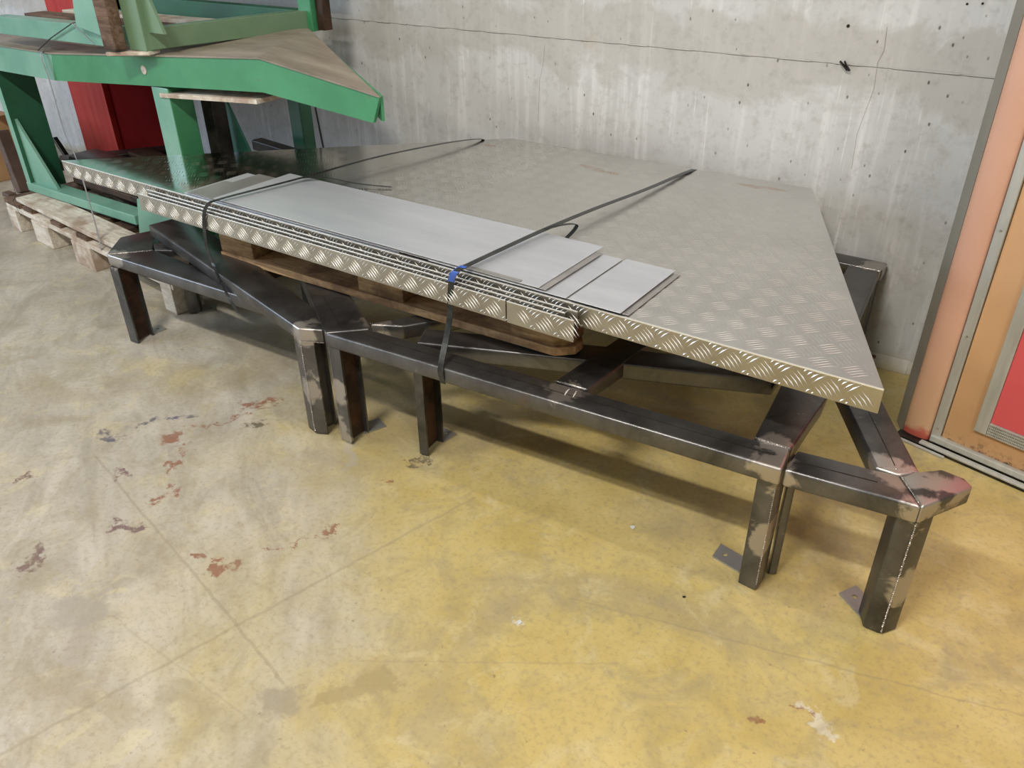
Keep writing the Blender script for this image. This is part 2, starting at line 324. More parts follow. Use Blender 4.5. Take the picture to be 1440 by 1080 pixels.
def ribbon(pts, wd, th, wdir, bm=None):
    """flat band of width wd along pts; wdir = width direction"""
    bm = bm or bmesh.new(); wv = Vector(wdir).normalized(); rings = []
    P = [Vector(p) for p in pts]
    for i, p in enumerate(P):
        d = (P[min(i+1, len(P)-1)]-P[max(i-1, 0)]).normalized(); n = d.cross(wv).normalized()
        rings.append([bm.verts.new(p+wv*a*wd/2+n*b*th/2) for a, b in ((-1, -1), (1, -1), (1, 1), (-1, 1))])
    for a, b in zip(rings, rings[1:]):
        for i in range(4): bm.faces.new((a[i], a[(i+1) % 4], b[(i+1) % 4], b[i]))
    bm.faces.new(rings[0][::-1]); bm.faces.new(rings[-1]); return bm
def smoothpath(pts, n=6):
    P = [Vector(p) for p in pts]; out = []
    for i in range(len(P)-1):
        a, b, c, d = P[max(i-1, 0)], P[i], P[i+1], P[min(i+2, len(P)-1)]
        for k in range(n):
            t = k/n; out.append(0.5*((2*b)+(-a+c)*t+(2*a-5*b+4*c-d)*t*t+(-a+3*b-3*c+d)*t**3))
    out.append(P[-1]); return out
def cyl(c, axis, r, h, seg=20, bm=None):
    bm = bm or bmesh.new(); q = Vector((0, 0, 1)).rotation_difference(Vector(axis).normalized()).to_matrix().to_4x4()
    bmesh.ops.create_cone(bm, cap_ends=True, segments=seg, radius1=r, radius2=r, depth=h, matrix=Matrix.Translation(c) @ q); return bm

# ---------------------------------------------------------------- the setting
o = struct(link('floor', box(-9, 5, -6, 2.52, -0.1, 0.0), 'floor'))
WY = 2.52
wall = struct(link('wall_back', box(-9, 5, WY+0.004, WY+0.3, -0.1, 4.3), 'wall'))
# board-marked concrete lifts, each its own slab with an open joint between
link('concrete_lift', box(-9, 5, WY, WY+0.2, 0, 0.8842, 0.0012), 'wall', wall)
link('concrete_lift', box(-9, 5, WY+0.0008, WY+0.2, 0.8856, 2.6, 0.0012), 'wall', wall)
link('concrete_lift', box(-9, 5, WY, WY+0.2, 2.602, 4.3, 0.0012), 'wall', wall)
rng = random.Random(3)
bm = bmesh.new()      # ragged cement fins along the pour joint
x = -2.9
while x < -0.25:
    L = rng.uniform(0.03, 0.10); h = rng.uniform(0.002, 0.005)
    prism([(x, WY-0.003), (x+L, WY-0.004), (x+L*0.8, WY+0.01), (x, WY+0.01)], 0.8856, 0.8856+h, 0, 2, bm); x += L*rng.uniform(1.0, 2.2)
o = link('cement_fin', bm, 'wall', wall); o['kind'] = 'stuff'
bm = bmesh.new()      # rough cement fillet at the foot of the wall
pts = []
x = -1.2
while x < 0.1:
    L = rng.uniform(0.05, 0.12); d = rng.uniform(0.012, 0.035); prism([(x, WY-d), (x+L, WY-d*rng.uniform(.6, 1.1)), (x+L, WY+.01), (x, WY+.01)], 0, [0.004, 0.004, 0.05, 0.05], 0, 2, bm); x += L
o = link('cement_fillet', bm, 'wall', wall); o['kind'] = 'stuff'
struct(link('wall_left', box(-9.2, -9, -6, 2.8, 0, 4.3), 'film'))
struct(link('wall_right', box(5, 5.2, -6, 2.8, 0, 4.3), 'film'))
struct(link('wall_front', box(-9.2, 5.2, -6.2, -6, 0, 4.3), 'film'))
struct(link('ceiling', box(-9.2, 5.2, -6.2, 2.8, 4.3, 4.5), 'ceil'))
struct(link('baseboard_back', box(-0.66, -0.34, WY-0.012, WY, 0, 0.030, 0.003), 'woodd'))

# door unit standing proud of the concrete at the right
dr = bpy.data.objects.new('door_1', None); C.objects.link(dr); dr.location = (-.178, 2.155, 0); dr['kind'] = 'structure'
DU = Vector((0.9696, -0.2447)); DN = Vector((-0.2447, -0.9696))     # along the door, towards the room
D0 = Vector((-.178, 2.155))
def dpt(u, n): q = D0+DU*u+DN*n; return (q.x, q.y)
def dbox(u0, u1, n0, n1, z0, z1, bev=0.0, bm=None): return prism([dpt(u0, n1), dpt(u1, n1), dpt(u1, n0), dpt(u0, n0)], z0, z1, bev, 2, bm)
H = 2.4
link('jamb', prism([(-.203, 2.208), dpt(0.0, 0.0), dpt(0.02, -0.05), (-.06, WY), (-.203, WY)], 0, H), 'trimd', dr)
bm = bmesh.new(); N = 10; arc = [(0.0+0.073*(0.5-0.5*math.cos(math.pi*i/N)), -0.004+0.014*math.sin(math.pi*i/N)) for i in range(N+1)]
prism([dpt(u, n) for u, n in arc]+[dpt(.073, -.05), dpt(0.0, -.05)], 0.012, H, 0, 2, bm)
link('rounded_post', bm, 'pink', dr, True)
link('hinge_strip', dbox(.075, .099, -.05, .004, 0.012, H, .002), 'galv', dr)
link('door_leaf', dbox(.101, 1.10, -.06, -.004, 0.035, H, .001), 'orange', dr)
F0, F1, Z0, Z1 = .172, 1.03, .098, 2.2
fr = link('panel_frame', dbox(F0, F0+.030, -.006, .007, Z0, Z1, .001), 'galv', dr)
link('frame_rail', dbox(F0+.0305, F1, -.006, .007, Z1-.03, Z1, .001), 'galv', fr)
link('frame_stile', dbox(F1-.03, F1, -.006, .007, Z0, Z1-.031, .001), 'galv', fr)
bm = bmesh.new(); u = F0+.0315
while u < F1-.032:       # ribbed perforated bottom rail
    dbox(u, u+.0018, -.004, .0065, Z0+.001, Z0+.034, 0, bm); u += .0042
dbox(F0+.031, F1-.03, -.005, .002, Z0, Z0+.035, 0, bm)
for k in range(5): dbox(F0+.031, F1-.03, .001, .0068, Z0+.0005+k*.0078, Z0+.0035+k*.0078, 0, bm)
o = link('ribbed_rail', bm, 'galv', fr); o['kind'] = 'stuff'
link('infill_panel', dbox(F0+.031, F1-.031, -.005, .001, Z0+.036, Z1-.03), 'redpan', dr)
link('kick_strip', dbox(.078, 1.12, -.01, .012, 0.018, 0.036, .003), 'galv', dr)
link('threshold', dbox(-.005, 1.14, .0, .030, 0.0, 0.010, .002), 'dark', dr)
link('threshold_edge', dbox(.06, 1.14, .014, .032, 0.008, 0.016, .003), 'galv', dr)
link('floor_guide', dbox(-.002, .135, .034, .042, 0.0, 0.007, .002), 'galv', dr)
for k in range(3): link('screw', cyl((*dpt(.088, .004), .06+.28*k), (*DN, 0), .003, .003, 10), 'weld', dr)

# ---------------------------------------------------------------- steel frames on the floor
ZT, ZB = 0.345, 0.303
def rail(name, pts, parent, z0=ZB, z1=ZT): return link(name, prism(pts, z0, z1, 0.006, 3), 'steel', parent, True)
def leg(parent, a, b, c, channel=True, top=ZB, notch=0.010, lip=0.006):
    """a-b front face, b-c side face; a channel shows its open rusty side between b and c"""
    a, b, c = Vector(a), Vector(b), Vector(c); d = a+(c-b)
    if not channel:
        return link('leg', prism([a, b, c, d], 0.004, top, 0.004, 3, None, True), 'steel', parent, True)
    s = (c-b).normalized(); f = (a-b).normalized(); f = f.normalized(); wdt = (a-b).length
    pts = [a, b, b+s*lip, b+s*lip+f*(wdt-lip if wdt < .03 else notch*1.6), c-s*lip+f*(wdt-lip if wdt < .03 else notch*1.6), c-s*lip, c, d]
    o = link('leg', prism(pts, 0.004, top), 'steel', parent, True)
    q0, q1 = pts[3], pts[4]; off = -f*0.001
    link('inner_face', prism([q0+off, q1+off, q1, q0], 0.006, top-.001), 'rusty', o)
    return o
def foot(parent, corner, d1, d2, L=0.07, W=0.05, z=0.0):
    """small base plate with bolt hole"""
    c = Vector(corner); d1 = Vector(d1).normalized(); d2 = Vector(d2).normalized()
    bm = bmesh.new(); out = [c, c+d1*L, c+d1*L+d2*W, c+d2*W]; ctr = c+d1*L*.68+d2*W*.5
    vo = [bm.verts.new((p.x, p.y, z)) for p in out]; vi = [bm.verts.new((ctr.x+.006*math.cos(t*math.pi/5), ctr.y+.006*math.sin(t*math.pi/5), z)) for t in range(10)]
    es = [bm.edges.new((vo[i], vo[(i+1) % 4])) for i in range(4)]+[bm.edges.new((vi[i], vi[(i+1) % 10])) for i in range(10)]
    bmesh.ops.triangle_fill(bm, use_beauty=True, edges=es)
    r = bmesh.ops.extrude_face_region(bm, geom=bm.faces[:]); bmesh.ops.translate(bm, vec=(0, 0, .005), verts=[g for g in r['geom'] if isinstance(g, bmesh.types.BMVert)])
    return link('foot_plate', bm, 'sheetd', parent)
def bead(parent, p, q, r=0.0025, n=14, z=None):
    bm = bmesh.new(); p, q = Vector(p), Vector(q); rr = random.Random(int(p.x*1000))
    for i in range(n):
        c = p.lerp(q, (i+.5)/n)+Vector((rr.uniform(-1, 1)*r*.2, rr.uniform(-1, 1)*r*.2, 0))
        bmesh.ops.create_icosphere(bm, subdivisions=1, radius=r*rr.uniform(.65, .95), matrix=Matrix.Translation(c))
    return link('weld_bead', bm, 'weld', parent, True)
def seam(parent, p, q):
    return link('tube_seam', bar((*p, ZT+.0003), (*q, ZT+.0003), .0014, .0010), 'dark', parent)

FA = thing('welded_steel_frame', 'long dark welded steel frame under the pallet, its front rail facing the room', 'steel frame', (-.9, 1.3, 0))
rail('front_rail', [(-1.455, 1.232), (-.292, 1.320), (-.300, 1.396), (-1.375, 1.312)], FA)
rail('side_rail', [(-1.455, 1.232), (-1.375, 1.314), (-1.39, 1.330), (-2.10, 1.765), (-2.145, 1.69), (-1.47, 1.243)], FA)
rail('brace', [(-1.395, 1.334), (-1.315, 1.372), (-1.0, 1.83), (-1.07, 1.875)], FA)
rail('cross_rail', [(-.837, 1.362), (-.755, 1.368), (-.675, 2.42), (-.757, 2.42)], FA)
rail('cross_rail', [(-.376, 1.396), (-.299, 1.398), (-.300, 1.62), (-.378, 2.430), (-.468, 2.430), (-.397, 1.614)], FA)
rail('back_rail', [(-1.0, 2.432), (-.372, 2.432), (-.372, 2.505), (-1.0, 2.505)], FA)
rail('diagonal_brace', [(-1.226, 1.326), (-.745, 1.520), (-.42, 1.642), (-.42, 1.715), (-.775, 1.59), (-1.26, 1.40)], FA, ZB-.002, ZT-.002)
seam(FA, (-1.38, 1.276), (-.32, 1.358)); seam(FA, (-1.44, 1.275), (-1.62, 1.385)); 
bead(FA, (-.835, 1.358, ZT), (-.757, 1.362, ZT), .0022, 18); bead(FA, (-.374, 1.396, ZT), (-.302, 1.398, ZT), .0022, 16)
bead(FA, (-1.395, 1.335, ZT), (-1.32, 1.372, ZT), .0022, 16); bead(FA, (-.372, 2.432, ZT), (-.46, 2.432, ZT), .002, 16)
bead(FA, (-.300, 1.335, .02), (-.300, 1.335, .30), .002, 60); bead(FA, (-1.458, 1.240, .02), (-1.458, 1.240, .30), .0018, 60)
bead(FA, (-.79, 1.345, ZT), (-.785, 1.318, ZT), .003, 8); bead(FA, (-.77, 1.345, ZT), (-.765, 1.322, ZT), .003, 8)
leg(FA, (-1.460, 1.241), (-1.419, 1.241), (-1.421, 1.312)); foot(FA, (-1.425, 1.300), (.35, .9), (-.9, .35), .065, .05)
leg(FA, (-1.232, 1.311), (-1.208, 1.316), (-1.216, 1.395), notch=.008); foot(FA, (-1.214, 1.392), (.1, 1), (-1, .1), .05, .05)
leg(FA, (-.341, 1.339), (-.299, 1.336), (-.297, 1.392), False); foot(FA, (-.350, 1.370), (-1, .2), (.0, 1), .07, .05)
leg(FA, (-.455, 2.44), (-.385, 2.44), (-.385, 2.50), False)
leg(FA, (-1.0, 2.44), (-.93, 2.44), (-.93, 2.50), False); leg(FA, (-2.10, 1.70), (-2.04, 1.68), (-2.02, 1.73), False)

FB = thing('welded_steel_frame', 'small triangular dark steel frame at far right, with mitred corner nearest the door', 'steel frame', (-.15, 1.45, 0))
rail('front_rail', [(-.288, 1.324), (-.045, 1.352), (-.100, 1.428), (-.288, 1.402)], FB)
rail('corner_stub', [(-.045, 1.352), (.022, 1.470), (.004, 1.490), (-.040, 1.496), (-.072, 1.452), (-.099, 1.429)], FB)
rail('diagonal_rail', [(-.144, 1.430), (-.100, 1.430), (-.070, 1.460), (-.300, 1.890), (-.306, 1.72)], FB)
seam(FB, (-.28, 1.362), (-.13, 1.383)); seam(FB, (-.115, 1.455), (-.285, 1.77))
leg(FB, (-.080, 1.363), (-.045, 1.364), (-.066, 1.406), False); leg(FB, (-.0445, 1.3645), (-.022, 1.396), (-.060, 1.424), False)
leg(FB, (-.294, 1.400), (-.278, 1.41), (-.290, 1.450), False)
foot(FB, (-.088, 1.385), (-.72, .55), (.45, .8), .075, .05)
bead(FB, (-.046, 1.361, .01), (-.046, 1.361, .30), .0025, 60); bead(FB, (-.144, 1.432, ZT), (-.072, 1.458, ZT), .0022, 18)
bead(FB, (-.05, 1.358, ZT), (-.098, 1.428, ZT), .0018, 20)

FC = thing('welded_steel_frame', 'dark pointed steel frame at far left, with long slanted rail beside the wooden pallet', 'steel frame', (-2.0, 1.4, 0))
CT = .320
rail('front_rail', [(-2.495, 1.260), (-1.770, 1.296), (-1.99, 1.352), (-2.395, 1.368)], FC, CT-.042, CT)
rail('end_rail', [(-2.495, 1.260), (-2.396, 1.369), (-2.455, 1.398), (-2.560, 1.495), (-2.598, 1.375)], FC, CT-.042, CT)
rail('strut', [(-2.453, 1.400), (-2.396, 1.370), (-2.27, 1.452), (-2.15, 1.60), (-2.21, 1.63), (-2.345, 1.483)], FC, CT-.041, CT-.001)
rail('strut', [(-2.18, 1.365), (-2.13, 1.363), (-2.10, 1.44), (-2.15, 1.46)], FC, CT-.044, CT-.004)
DT = [.375, .340, .340, .342, .357, .375, .375]
rail('slanted_rail', [(-2.477, 1.416), (-1.537, 1.217), (-1.478, 1.247), (-1.510, 1.300), (-1.968, 1.428), (-2.420, 1.535), (-2.460, 1.520)], FC, [z-.040 for z in DT], DT)
rail('back_rail', [(-2.46, 1.522), (-2.38, 1.50), (-2.17, 2.06), (-2.25, 2.1)], FC, .328, .370)
leg(FC, (-2.488, 1.255), (-2.451, 1.260), (-2.464, 1.330), top=.278) ; foot(FC, (-2.470, 1.322), (.05, 1), (-1, .05), .06, .045)
leg(FC, (-1.583, 1.231), (-1.543, 1.222), (-1.535, 1.285), False)
leg(FC, (-1.5425, 1.222), (-1.511, 1.237), (-1.529, 1.292), notch=.012)
leg(FC, (-2.50, 1.50), (-2.477, 1.535), (-2.50, 1.56), False); foot(FC, (-2.477, 1.525), (.5, .85), (-.6, .5), .06, .045)
bead(FC, (-1.543, 1.220, .01), (-1.543, 1.220, .335), .0022, 60); bead(FC, (-2.485, 1.268, CT), (-2.40, 1.362, CT), .0018, 16)
bead(FC, (-1.537, 1.216, .302), (-1.480, 1.246, .302), .0022, 18)

# ---------------------------------------------------------------- pallet carried by the frames
PA = math.atan2(.045, 1.25)
pc = Vector((-2.09, 1.408))
def pp(u, v): return (pc.x+math.cos(PA)*u-math.sin(PA)*v, pc.y+math.sin(PA)*u+math.cos(PA)*v)
def pbox(u0, u1, v0, v1, z0, z1, bev=.002): return prism([pp(u0, v0), pp(u1, v0), pp(u1, v1), pp(u0, v1)], z0, z1, bev)
PL = thing('wooden_pallet', 'reddish brown wooden pallet lying on the steel frames under the tread plates', 'pallet', (-1.5, 1.8, .35))
LP = 1.235; PZ = ZT+.003
for v in (0, .35, .70):
    c = .03
    link('base_board', prism([pp(0, v), pp(LP-.04, v), pp(LP, v+.035), pp(LP, v+.10-c), pp(LP-.02, v+.10), pp(0, v+.10)], PZ, PZ+.022, .002), 'wood', PL)
    for u0, u1 in ((0, .145), (.565, .725), (LP-.170, LP-.012)):
        if u0 > 1: bm = prism([pp(u0, v+.004), pp(u1-.03, v+.004), pp(u1, v+.03), pp(u1, v+.1), pp(u0, v+.1)], PZ+.022, PZ+.098, .006)
        else: bm = pbox(u0, u1, v+.004, v+.1, PZ+.022, PZ+.098, .004)
        link('block', bm, 'block', PL, True)
for u in (0, .565, LP-.145): link('stringer_board', pbox(u, u+.145, 0.004, .8, PZ+.098, PZ+.118), 'wood', PL)
for v, wd in ((.004, .145), (.17, .1), (.328, .145), (.49, .1), (.655, .145)): link('deck_board', pbox(0, LP, v, v+wd, PZ+.118, PZ+.140), 'wood', PL)
tm = PZ+.140
# loose bearers that lift the plates off the deck
for k, yy in enumerate((1.50, 1.80, 2.08)):
    o = link('timber_bearer', pbox(.05, LP-.05, yy-1.408, yy-1.338, tm, .528), 'woodd'); tag(o, ('front', 'middle', 'rear')[k]+' timber bearer between pallet deck and tread plates', 'timber')

# ---------------------------------------------------------------- aluminium tread plates
def treads(name, parent, O, U, V, Nn, poly_ok, ur, vr, pitch=.031, L=.037, wd=.0027, h=.0015, sp=.0084, mat='tread'):
    """groups of five raised bars, alternate groups turned by a right angle"""
    O, U, V, Nn = map(Vector, (O, U, V, Nn)); vs, fs = [], []
    i0, i1 = int(ur[0]/pitch)-1, int(ur[1]/pitch)+2; j0, j1 = int(vr[0]/pitch)-1, int(vr[1]/pitch)+2
    for i in range(i0, i1):
        for j in range(j0, j1):
            if (i+j) % 2: continue
            cu, cv = i*pitch, j*pitch; s = 1 if i % 2 else -1
            du, dv = (.7071, .7071*s); pu, pv = (-dv, du)
            for k in range(-2, 3):
                mu, mv = cu+pu*sp*k, cv+pv*sp*k
                a = (mu-du*L/2, mv-dv*L/2); b = (mu+du*L/2, mv+dv*L/2)
                if not (ur[0] <= min(a[0], b[0]) and max(a[0], b[0]) <= ur[1]): continue
                # clip against v range
                lo, hi = 0.0, 1.0; dvv = b[1]-a[1]
                for bound, sgn in ((vr[0], 1), (vr[1], -1)):
                    ta = (bound-a[1])/dvv
                    if sgn*dvv > 0: lo = max(lo, ta)
                    else: hi = min(hi, ta)
                if hi-lo < .12: continue
                a2 = (a[0]+(b[0]-a[0])*lo, a[1]+dvv*lo); b2 = (a[0]+(b[0]-a[0])*hi, a[1]+dvv*hi)
                if not (poly_ok(*a2) and poly_ok(*b2)): continue
                m = ((a2[0]+b2[0])/2, (a2[1]+b2[1])/2); n0 = len(vs)
                sh = .0016   # slight lens curve
                for (x, y, e) in ((a2[0], a2[1], 0), (m[0]-pu*wd/2+pu*sh, m[1]-pv*wd/2+pv*sh, 0), (b2[0], b2[1], 0), (m[0]+pu*wd/2+pu*sh, m[1]+pv*wd/2+pv*sh, 0),
                                  (m[0]*.45+a2[0]*.55+pu*sh*.6, m[1]*.45+a2[1]*.55+pv*sh*.6, 1), (m[0]*.45+b2[0]*.55+pu*sh*.6, m[1]*.45+b2[1]*.55+pv*sh*.6, 1)):
                    vs.append(O+U*x+V*y+Nn*(h if e else 0.0))
                A, B_, C_, D_, E_, F_ = range(n0, n0+6)
                fs += [(A, B_, E_), (B_, C_, F_), (B_, F_, E_), (C_, D_, F_), (D_, A, E_), (D_, E_, F_)]
    me = bpy.data.meshes.new(name); me.from_pydata(vs, [], fs); me.materials.append(MT[mat])
    o = bpy.data.objects.new(name, me); C.objects.link(o); o.parent = parent; o.matrix_parent_inverse = Matrix.Translation(-Vector(parent.location)); o['kind'] = 'stuff'
    return o
ZP = .553
TP = thing('tread_plate', 'large trapezoid aluminium tread plate on top of the stack, wide front lip', 'metal plate', (-1.4, 1.8, ZP))
poly = [(-2.806, 1.360), (-.158, 1.360), (-.612, 2.425), (-1.690, 2.420)]
link('plate', prism(poly, ZP-.003, ZP, .0006, 1), 'alu', TP)
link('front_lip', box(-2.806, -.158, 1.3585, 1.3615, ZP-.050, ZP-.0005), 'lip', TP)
link('lip_edge', box(-2.806, -.158, 1.3580, 1.3605, ZP-.0018, ZP+.0008), 'tread', TP)
def inside(x, y, pad=.006):
    if not (1.360+pad < y < 2.419-pad): return False
    xl = -2.806+(y-1.36)/(2.42-1.36)*(-1.69+2.806); xr = -.158+(y-1.36)/(2.425-1.36)*(-.612+.158)
    return xl+pad*2 < x < xr-pad
treads('tread_pattern', TP, (0, 0, ZP), (1, 0, 0), (0, 1, 0), (0, 0, 1), inside, (-1.75, -.16), (1.366, 2.415), h=.00045, mat='bar')
treads('worn_tread_pattern', TP, (0, 0, ZP), (1, 0, 0), (0, 1, 0), (0, 0, 1), inside, (-2.8, -1.76), (1.366, 2.415), h=.00015, mat='alu')
treads('lip_tread_pattern', TP, (0, 1.3583, ZP-.033), (1, 0, 0), (0, 0, 1), (0, -1, 0), lambda x, y: True, (-2.80, -.162), (-.0165, .0315))
# narrower lipped plates nested under the top plate
def lipped(label, x0, x1, y, z, hh, ph):
    t = thing('tread_plate', label, 'metal plate', ((x0+x1)/2, y, z), 'narrow lipped tread plates under the front edge')
    link('plate', box(x0, x1, y+.001, 1.3575 if y < 1.35 else 1.42, z-.026, z-.024), 'alu', t) if y > 1.34 else link('return_fold', box(x0, x1, y+.001, y+.006, z-hh, z-hh+.002), 'lip', t)
    link('front_lip', box(x0, x1, y-.0012, y+.0012, z-hh, z-.0005), 'lip', t)
    link('lip_edge', box(x0, x1, y-.0016, y+.0010, z-.0013, z+.0005), 'tread', t)
    treads('lip_tread_pattern', t, (ph, y-.0013, z-.033), (1, 0, 0), (0, 0, 1), (0, -1, 0), lambda a, b: True, (x0+.002, x1-.002), (-hh+.035, .0315))
    return t
lipped('tread plate with long front-most lip, left of the butt joint', -2.335, -.950, 1.3280, .5310, .052, .010)
lipped('short tread plate offcut at right end of the front-most lip', -.946, -.772, 1.3275, .5305, .052, .024)
lipped('tread plate second from the front in the nested lips', -2.29, -.800, 1.3370, .5375, .045, .0)
lipped('tread plate third from the front in the nested lips', -2.31, -.775, 1.3460, .5435, .045, .018)

# flat grey sheets lying along the front edge
def sheet(label, x0, x1, y0, y1, z, th=.0015, skew=0.0, mat='sheet'):
    o = link('steel_sheet', prism([(x0, y0), (x1, y0), (x1+skew, y1), (x0+skew, y1)], z, z+th, .0003, 1), mat)
    return tag(o, label, 'metal sheet', 'plain grey sheets stacked on the tread plate')
sheet('pale grey sheet sticking out furthest left under the others', -2.150, -1.30, 1.367, 1.603, ZP+.0012)
sheet('grey sheet second from the left end of the stack', -2.105, -1.20, 1.366, 1.612, ZP+.0034, mat='sheetd')
sheet('dull grey strip along the front edge, lowest of the three strips', -2.13, -.890, 1.3635, 1.50, ZP+.0056, .0012, mat='sheetd')
sheet('dull grey strip along the front edge, middle of the three strips', -2.12, -.900, 1.3660, 1.50, ZP+.0074, .0012, mat='sheetd')
sheet('longest wide grey sheet on top of the stack, crossed by the straps', -2.005, -.885, 1.350+.012, 1.652, ZP+.0110, .0016)
sheet('grey sheet just below the long top sheet, showing at its right end', -1.9, -.868, 1.364, 1.618, ZP+.0092, .0012, mat='sheetd')
o = link('steel_sheet', box(-1.10, -.935, 1.3615, 1.372, ZP+.0128, ZP+.0150), 'sheetd'); tag(o, 'small dark grey strip beside the right strap', 'metal sheet', 'plain grey sheets stacked on the tread plate')
sheet('narrow grey sheet between the long sheet and the right end sheet', -1.2, -.815, 1.362, 1.622, ZP+.0040)
sheet('grey sheet at the right end of the stack, bare in full', -.807, -.680, 1.358, 1.624, ZP+.0062)
sheet('thin grey sheet slid out under the right end sheet', -1.0, -.665, 1.367, 1.618, ZP+.0015, .0012, mat='sheetd')

# ---------------------------------------------------------------- strapping
S1 = thing('steel_strap', 'left black strap over the plates and down to the pointed frame', 'strap', (-1.96, 1.33, .57))
p1 = [(-1.815, 1.238, .300), (-1.845, 1.240, .335), (-1.90, 1.265, .352), (-2.005, 1.318, .370), (-2.026, 1.322, .43), (-2.012, 1.322, .51), (-1.985, 1.323, .557), (-1.962, 1.345, .573), (-1.93, 1.48, .577), (-1.905, 1.62, .578), (-1.86, 1.90, .582), (-1.80, 2.2, .576), (-1.765, 2.36, .563), (-1.755, 2.40, .54)]
p1[-3:] = [(-1.80, 2.18, .574), (-1.770, 2.325, .560), (-1.765, 2.345, .545), (-1.76, 2.35, .50)]
link('band', ribbon(smoothpath(p1), .013, .0012, (1, .12, 0)), 'strap', S1)
link('tail', ribbon(smoothpath([(-1.908, 1.60, .579), (-1.86, 1.66, .575), (-1.76, 1.70, .562), (-1.66, 1.74, .558)]), .010, .001, (1, -.6, 0)), 'strap', S1)
S2 = thing('steel_strap', 'right black strap with blue edge tape, looped over plates down to the front rail', 'strap', (-1.08, 1.33, .57))
p2 = [(-1.092, 1.262, .300), (-1.093, 1.258, .345), (-1.106, 1.30, .40), (-1.112, 1.326, .45), (-1.104, 1.326, .53), (-1.090, 1.326, .564), (-1.075, 1.345, .577), (-1.06, 1.50, .580), (-1.045, 1.64, .582), (-1.025, 1.85, .578), (-1.00, 2.1, .568), (-.985, 2.37, .557), (-.983, 2.428, .545), (-.983, 2.43, .50)]
link('band', ribbon(smoothpath(p2), .016, .0012, (1, .08, 0)), 'strap', S2)
link('edge_tape', ribbon(smoothpath([(-1.103, 1.3245, .540), (-1.0895, 1.3235, .566), (-1.075, 1.342, .579)]), .018, .0012, (1, .08, 0)), 'strapb', S2)
link('tail', ribbon(smoothpath([(-1.045, 1.635, .583), (-1.015, 1.67, .590), (-.99, 1.70, .585), (-.995, 1.655, .562), (-1.005, 1.63, .556)]), .012, .001, (1, -.3, 0)), 'strap', S2)

# ---------------------------------------------------------------- floor pallet at the left
GP = thing('wooden_pallet', 'weathered pale wooden pallet on the floor under the green platform', 'pallet', (-3.3, 1.8, 0))
qa = math.atan2(-.14, 1.41)
def gp(u, v): return (-3.976+math.cos(qa)*u-math.sin(qa)*v, 1.62+math.sin(qa)*u+math.cos(qa)*v)
def gbox(u0, u1, v0, v1, z0, z1, bev=.002): return prism([gp(u0, v0), gp(u1, v0), gp(u1, v1), gp(u0, v1)], z0, z1, bev)
for u0, u1, z1 in ((0, .095, .10), (.262, .43, .10), (.65, .82, .100), (1.37, 1.45, .12)):
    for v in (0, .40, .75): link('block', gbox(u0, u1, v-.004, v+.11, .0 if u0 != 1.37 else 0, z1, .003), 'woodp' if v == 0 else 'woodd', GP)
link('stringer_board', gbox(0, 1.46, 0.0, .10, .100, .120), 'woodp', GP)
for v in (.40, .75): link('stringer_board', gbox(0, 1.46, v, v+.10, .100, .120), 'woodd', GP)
link('deck_board', gbox(-.01, .15, .0, .86, .121, .141), 'woodd', GP)
link('deck_board', gbox(.10, 1.02, .015, .135, .1425, .160), 'woodp', GP)
link('deck_board', gbox(.16, .62, .17, .27, .121, .141), 'woodp', GP)
for u in (.20, .37, .54, .72, .90, 1.08, 1.26): link('deck_board', gbox(u, u+.12, .04+.01*(u > .5), .86, .1215, .1415), 'woodp' if u < .5 else 'woodd', GP)
for u in (.18, .46, .70): link('cleat', gbox(u, u+.09, .006, .05, .1205, .1395), 'woodd', GP)

# ---------------------------------------------------------------- green platform
GT = thing('green_platform', 'green painted steel platform with arched brown deck and sloping right end', 'platform', (-2.9, 1.9, .15))
GY = 1.707
prof_t = [(-4.6, .792), (-3.36, .798), (-2.131, .884), (-1.645, .824)]
prof_b = [(-4.6, .690), (-3.39, .698), (-2.140, .785), (-1.677, .750)]
def vplate(pt, pb, y0, y1):
    bm = bmesh.new(); ring = []
    pts = pt+pb[::-1]
    a = [bm.verts.new((x, y0, z)) for x, z in pts]; b = [bm.verts.new((x, y1, z)) for x, z in pts]; n = len(pts)
    bm.faces.new(a); bm.faces.new(b[::-1])
    for i in range(n): bm.faces.new((a[i], b[i], b[(i+1) % n], a[(i+1) % n]))
    return bm
for k, (m, lab) in enumerate((('mint', 'left section with pale daylight glare put into its green'), ('green', None), ('green', None))):
    o = link('front_beam', vplate(prof_t[k:k+2], prof_b[k:k+2], GY, GY+.012), m, GT)
    if lab: o['label'] = lab
def deck(pts, parent, mat, th=.005):
    bm = bmesh.new(); a = [bm.verts.new(p) for p in pts]; b = [bm.verts.new((p[0], p[1], p[2]-th)) for p in pts]; n = len(pts)
    bm.faces.new(a); bm.faces.new(b[::-1])
    for i in range(n): bm.faces.new((a[i], b[i], b[(i+1) % n], a[(i+1) % n]))
    return link('deck_sheet', bm, mat, parent)
deck([(-4.6, GY-.004, .797), (-3.36, GY-.004, .803), (-3.36, 2.3, .803), (-4.6, 2.3, .797)], GT, 'card')
deck([(-3.36, GY-.004, .803), (-2.131, GY-.004, .889), (-2.50, 2.25, .886), (-3.36, 2.3, .803)], GT, 'card')
deck([(-2.131, GY-.004, .889), (-1.640, GY-.004, .829), (-2.50, 2.25, .886)], GT, 'card')
# far edge beam of the ramp and rear beam
link('ramp_edge', bar((-1.65, 1.722, .79), (-2.46, 2.215, .845), .008, .07), 'green', GT)
link('rear_beam', bar((-4.5, 2.26, .74), (-2.5, 2.26, .80), .012, .09), 'dgreen', GT)
link('front_beam_patch', cyl((-2.76, GY-.001, .795), (0, 1, 0), .015, .002, 16), 'woodp', GT)
